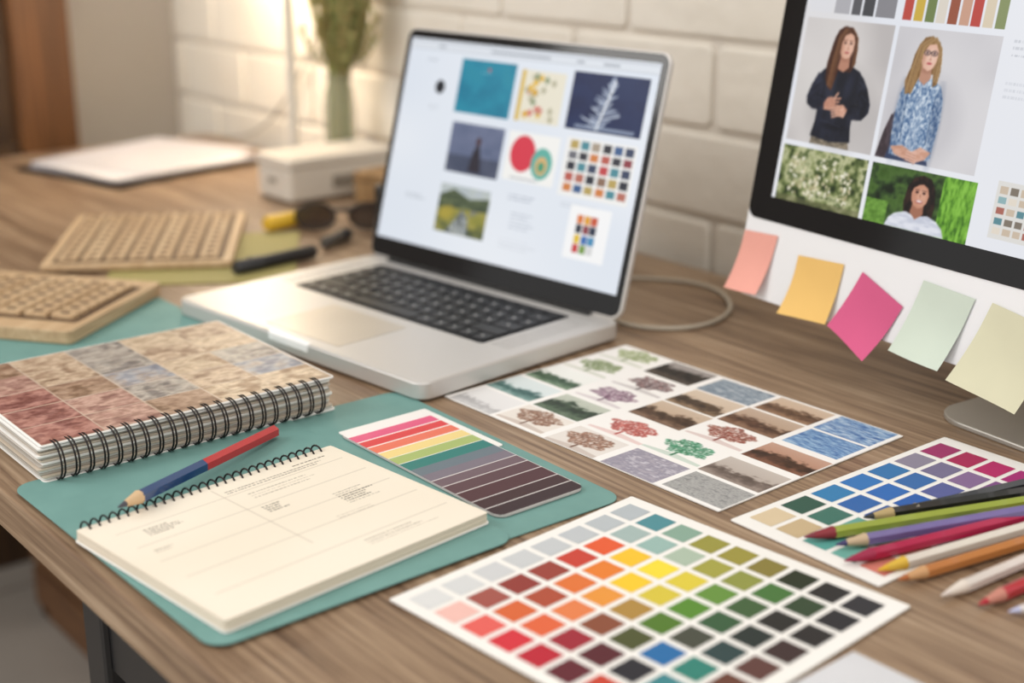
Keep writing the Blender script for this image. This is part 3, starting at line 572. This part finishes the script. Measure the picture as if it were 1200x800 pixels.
def cp_(t,dirpt,L,h0,h1,*a,**k):
    k0=1-h0/.3983; k1=1-h1/.3983
    t=Vector((t[0]*k0,t[1]*k0,0)); q=Vector((dirpt[0]*k1,dirpt[1]*k1,0)); d=(q-t).normalized(); e=t+d*L
    pencil('coloured_pencil',(t.x,t.y,z+h0),(e.x,e.y,z+h1),.0044,*a,**k)
g=.0062
cp_((-.527,.722),(-.483,.842),.170,g,g,'#25231f','#2a2a2a','#b8a070',cap='#b89a4c')
cp_((-.532,.668),(-.477,.820),.175,g,g,'#9aa83c','#7a2030','#8a2430',cap='#3a8a4a')
cp_((-.512,.675),(-.470,.810),.175,.006,.0115,'#7468a0','#3c3468','#c8b090')
cp_((-.494,.661),(-.461,.806),.175,g,.0062,'#b01648','#981844','#a01e48')
cp_((-.473,.667),(-.450,.796),.175,.005,.005,'#e2dcd2','#e0b020','#dcb43c')
cp_((-.4575,.666),(-.438,.780),.175,.005,.005,'#bc783e','#b06430','#cc9c6c')
cp_((-.429,.669),(-.424,.757),.175,.005,.005,'#e4dbd5','#e0d4cc','#e8ddd2')
cp_((-.409,.677),(-.406,.726),.175,.005,.005,'#bc2838','#b82838','#cc8878')
cp_((-.393,.683),(-.386,.703),.175,.005,.005,'#dadcea','#c0c4e4','#ddd6d6')
cp_((-.518,.740),(-.490,.86),.15,g,g,'#3a3c40','#2c2c30','#8c8478')
# ================================================================== LEFT / BACK OBJECTS
def wooden_keyboard(name,cx,cy,w,d,th,rz,nx,ny,z,mx,my0,my1):
    e=empty(name,(cx,cy,Z0+z),rz); b=MB(); x0,y0=-w/2,-d/2
    b.slab(x0,y0,0,th*.72,w,d,.006,.0015,0,n=4)
    kx=w-2*mx; ky=d-my0-my1; b.slab(x0+mx-.003,y0+my0-.003,th*.72,th*.74,kx+.006,ky+.006,.003,.0001,1,n=2)
    cw=kx/nx; cd=ky/ny
    for j in range(ny):
        for i in range(nx):
            b.slab(x0+mx+i*cw+.0024,y0+my0+j*cd+.0024,th*.74,th,cw-.0048,cd-.0048,.0015,.0008,0,n=2)
            b.box(x0+mx+(i+.5)*cw,y0+my0+(j+.5)*cd,th+.0001,cw*.36,cd*.32,.0004,1,c=.0001)
    b.build('keys',[LIGHTW,mat('key_gap','#634c37',.7)],parent=e)
wooden_keyboard('wooden_keyboard',-1.524,.682,.250,.205,.011,-.56,10,7,.0025,.012,.014,.014)
wooden_keyboard('wooden_keyboard',-1.3605,.451,.175,.25,.019,-.9273,7,8,.0018,.028,.012,.012)
b=MB(); b.slab(0,0,0,.0015,.225,.20,.003,.0003,0,n=2); b.build('olive_card',mat('olive_card','#a0965c',.7),(-1.575,.680,Z0+.0003),(0,0,-.56))
def marker(name,p,q,r,c1,c2):
    p=Vector(p);q=Vector(q); P=lambda t:p.lerp(q,t); b=MB()
    b.tube([P(0),P(.02),P(.3),P(.31)],[r*.8,r,r*1.05,r*1.02],1,16); b.tube([P(.31),P(.96),P(1)],[r*.95,r*.95,r*.7],0,16)
    b.box(*(tuple(P(.18)+Vector((0,0,r*1.1)))),.004,.004,.002,1)
    b.build(name,[mat('mk'+c1,c1,.4),mat('mk'+c2,c2,.4)])
marker('yellow_highlighter',(-1.500,.905,z+.0115),(-1.490,.815,z+.0115),.0105,'#dcb02c','#c89c18')
marker('black_marker',(-1.338,.692,z+.0085),(-1.352,.800,z+.0085),.008,'#1c1c20','#2c2c30')
marker('grey_marker',(-1.40,.875,z+.0085),(-1.375,.825,z+.0085),.007,'#4a4642','#2c2c30')
e=empty('sunglasses',(-1.445,.895,Z0+.001),.95); b=MB()
for s in (-1,1):
    pts=[(s*.032+.024*math.cos(2*PI*k/20),0,.0175+.016*math.sin(2*PI*k/20)) for k in range(20)]
    b.tube(pts,.0016,0,8,closed=True); b.lathe([(.023,0),(.023,.001)],1,20,M=Matrix.Translation((s*.032,0,.0175))@Matrix.Rotation(PI/2,4,'X')@Matrix.Diagonal((1,.68,1,1)))
    b.tube([(s*.055,0,.025),(s*.058,.006+.003*s,.025),(s*.045,.010+.003*s,.025),(-s*.045,.013+.004*s,.020),(-s*.060,.014+.004*s,.006)],.0018,0,8)
b.tube([(-.009,0,.024),(0,-.002,.026),(.009,0,.024)],.002,0,8)
b.build('frame',[BLACKP,mat('tinted_lens','#4a3c34',.1,alpha=.75)],parent=e)
e=empty('compact_camera',(-1.375,.955,Z0),.35); b=MB()
b.slab(-.05,-.02,0,.058,.10,.038,.008,.003,0,n=4); b.box(0,0,.062,.03,.028,.01,0,c=.003); b.lathe([(.026,0),(.026,.02),(.023,.021),(.023,.032),(.018,.033),(.015,.028)],0,24,M=Matrix.Translation((.005,-.019,.028))@Matrix.Rotation(PI/2,4,'X'))
b.lathe([(.006,0),(.006,.006)],1,16,M=Matrix.Translation((.032,0,.058)))
b.build('body',[BLACKP,ALU],parent=e)
b=MB(); b.slab(-.035,-.03,0,.03,.07,.06,.004,.002,0,n=3); b.slab(-.036,-.031,.03,.042,.072,.062,.004,.002,0,n=3); b.build('cork_box',mat('cork','#9a7a52',.8,col2='#7c5f3c',nscale=60),(-1.545,1.03,Z0),(0,0,.2))
e=empty('white_desk_box',(-1.696,.918,Z0),.0); b=MB()
b.slab(0,0,.003,.046,.086,.168,.008,.003,0,n=5); b.slab(-.002,-.002,.046,.060,.090,.172,.009,.003,0,n=5); b.box(.087,.086,.024,.003,.04,.016,1); b.box(.043,-.0005,.028,.02,.003,.006,1)
for fx in(.012,.074):
    for fy in(.012,.156): b.lathe([(.005,0),(.005,.004)],1,10,cx=fx,cy=fy)
b.build('box',[mat('box_white','#dcd4c8',.5),mat('box_label','#8f877c',.5)],parent=e)
e=empty('paper_stack',(-2.075,.742,Z0),.24); b=MB(); b.slab(-.014,-.010,0,.0035,.245,.262,.006,.0005,1,n=3)
for i in range(7):
    M=Matrix.Translation((rng.uniform(.0,.014),rng.uniform(0,.012),.0038+i*.0014))@Matrix.Rotation(rng.uniform(-.10,.12) if i<6 else .1,4,'Z'); b.slab(0,0,0,.0011,.210,.245,.001,.0001,0 if i%2 else 2,M,n=1)
b.build('papers',[mat('paper_cool','#e6e2e4',.6),BLACKP,mat('paper_grey2','#cfcbcf',.6)],parent=e)
e=empty('vase_with_dried_grass',(-1.724,1.070,Z0)); b=MB()
prof=[(.018,0),(.022,.004),(.023,.02),(.023,.10),(.021,.125),(.017,.135),(.017,.145),(.019,.15),(.0175,.15),(.0155,.142),(.0155,.135),(.019,.122),(.0215,.10),(.0215,.006),(0.001,.005)]
b.lathe(prof,0,28); b.build('vase',mat('vase_glass','#c4c6a8',.08,alpha=.25),parent=e)
b=MB(); rr=random.Random(5)
for i in range(190):
    a=rr.random()*6.28; sp=rr.uniform(.005,.085); h=rr.uniform(.20,.44); bx,by=rr.uniform(-.012,.012),rr.uniform(-.012,.012)
    ex,ey=max(-.040,min(.075,bx+sp*math.cos(a)+.012)),by+max(-.05,min(.026,sp*.6*math.sin(a)))
    sm=smooth([(bx,by,.012),(bx*.9,by*.9,.14),(bx+(ex-bx)*.65,by+(ey-by)*.65,.14+(h-.14)*.5),(ex,ey,h)],4); b.tube(sm,.0014,i%2,5)
    for k in range(16):
        q=sm[-1-(k%8)]; o=Vector((rr.uniform(-.008,.008),rr.uniform(-.007,.005),rr.uniform(0,.02))); b.tube([q,q+o*.5,q+o],[.0006,.0024,.0004],2 if k%3 else 1,5)
b.build('dried_stems',[mat('stem_green','#868c50',.8),mat('stem_tan','#ad9c66',.8),mat('seed','#999b62',.85)],parent=e)
e=empty('desk_lamp',(-1.787,1.030,Z0)); b=MB()
b.lathe([(.034,0),(.036,.004),(.034,.016),(.012,.020),(.0085,.024)],0,32); b.tube([(0,0,.013),(0,0,.45),(-.005,.0,.49),(-.03,-.005,.52),(-.08,-.01,.525)],.0075,0,14)
b.build('stand',WHITEP,parent=e)
b=MB(); b.lathe([(.095,.35),(.05,.48),(.02,.51),(.018,.508),(.047,.478),(.092,.352)],0,32,cx=-.105,cy=-.03,caps=False)
b.build('shade',WHITEP,parent=e)
b=MB(); b.lathe([(.001,.385),(.018,.392),(.026,.41),(.022,.43),(.013,.45),(.012,.48)],0,20,cx=-.105,cy=-.03); b.build('bulb',mat('bulb_glow','#fff0d0',.3,emit='#ffe2b8',estr=12),parent=e)
b=MB(); b.tube([(p.x,p.y,p.z) for p in smooth([(-1.83,WB-.012,Z0+.23),(-1.91,WB-.012,Z0+.13),(-2.00,WB-.014,Z0+.05),(-2.08,WB-.022,Z0+.01),(-2.15,WB-.045,Z0+.004)])],.0022,0,8); b.build('lamp_cord',mat('cord','#a59e92',.5))
# ================================================================== LIGHTS, WORLD, CAMERA
def area(name,loc,tgt,sx,sy,en,col):
    l=bpy.data.lights.new(name,'AREA'); l.shape='RECTANGLE'; l.size=sx; l.size_y=sy; l.energy=en; l.color=col; o=bpy.data.objects.new(name,l); bpy.context.collection.objects.link(o)
    o.location=loc; o.rotation_euler=(Vector(tgt)-Vector(loc)).to_track_quat('-Z','Y').to_euler(); return o
area('window_light',(-2.0,-1.2,2.3),(-.9,.7,.75),1.8,1.4,38,(1,.975,.935))
area('upper_right_area',(.3,.3,2.5),(-.6,.7,.75),1.2,1.2,13,(1,.96,.90))  # soft area light from above right; no ceiling fixture modelled
l=bpy.data.lights.new('lamp_bulb','POINT'); l.energy=3.1; l.color=(1,.86,.67); l.shadow_soft_size=.03; o=bpy.data.objects.new('lamp_bulb',l); bpy.context.collection.objects.link(o); o.location=(-1.892,1.0,Z0+.36)
w=bpy.data.worlds.new('world'); bpy.context.scene.world=w; w.use_nodes=True; bg=w.node_tree.nodes['Background']; bg.inputs[0].default_value=(1,.972,.93,1); bg.inputs[1].default_value=.78
cam=bpy.data.cameras.new('camera'); cam.sensor_width=36; cam.lens=49.95; cam.clip_start=.02; co=bpy.data.objects.new('camera',cam); bpy.context.collection.objects.link(co)
co.location=(0,0,Z0+.3983); co.rotation_euler=(PI/2-.3094,0,.8948)
cam.dof.use_dof=True; cam.dof.focus_distance=1.02; cam.dof.aperture_fstop=3.2
bpy.context.scene.camera=co
bpy.context.scene.view_settings.view_transform='Standard'
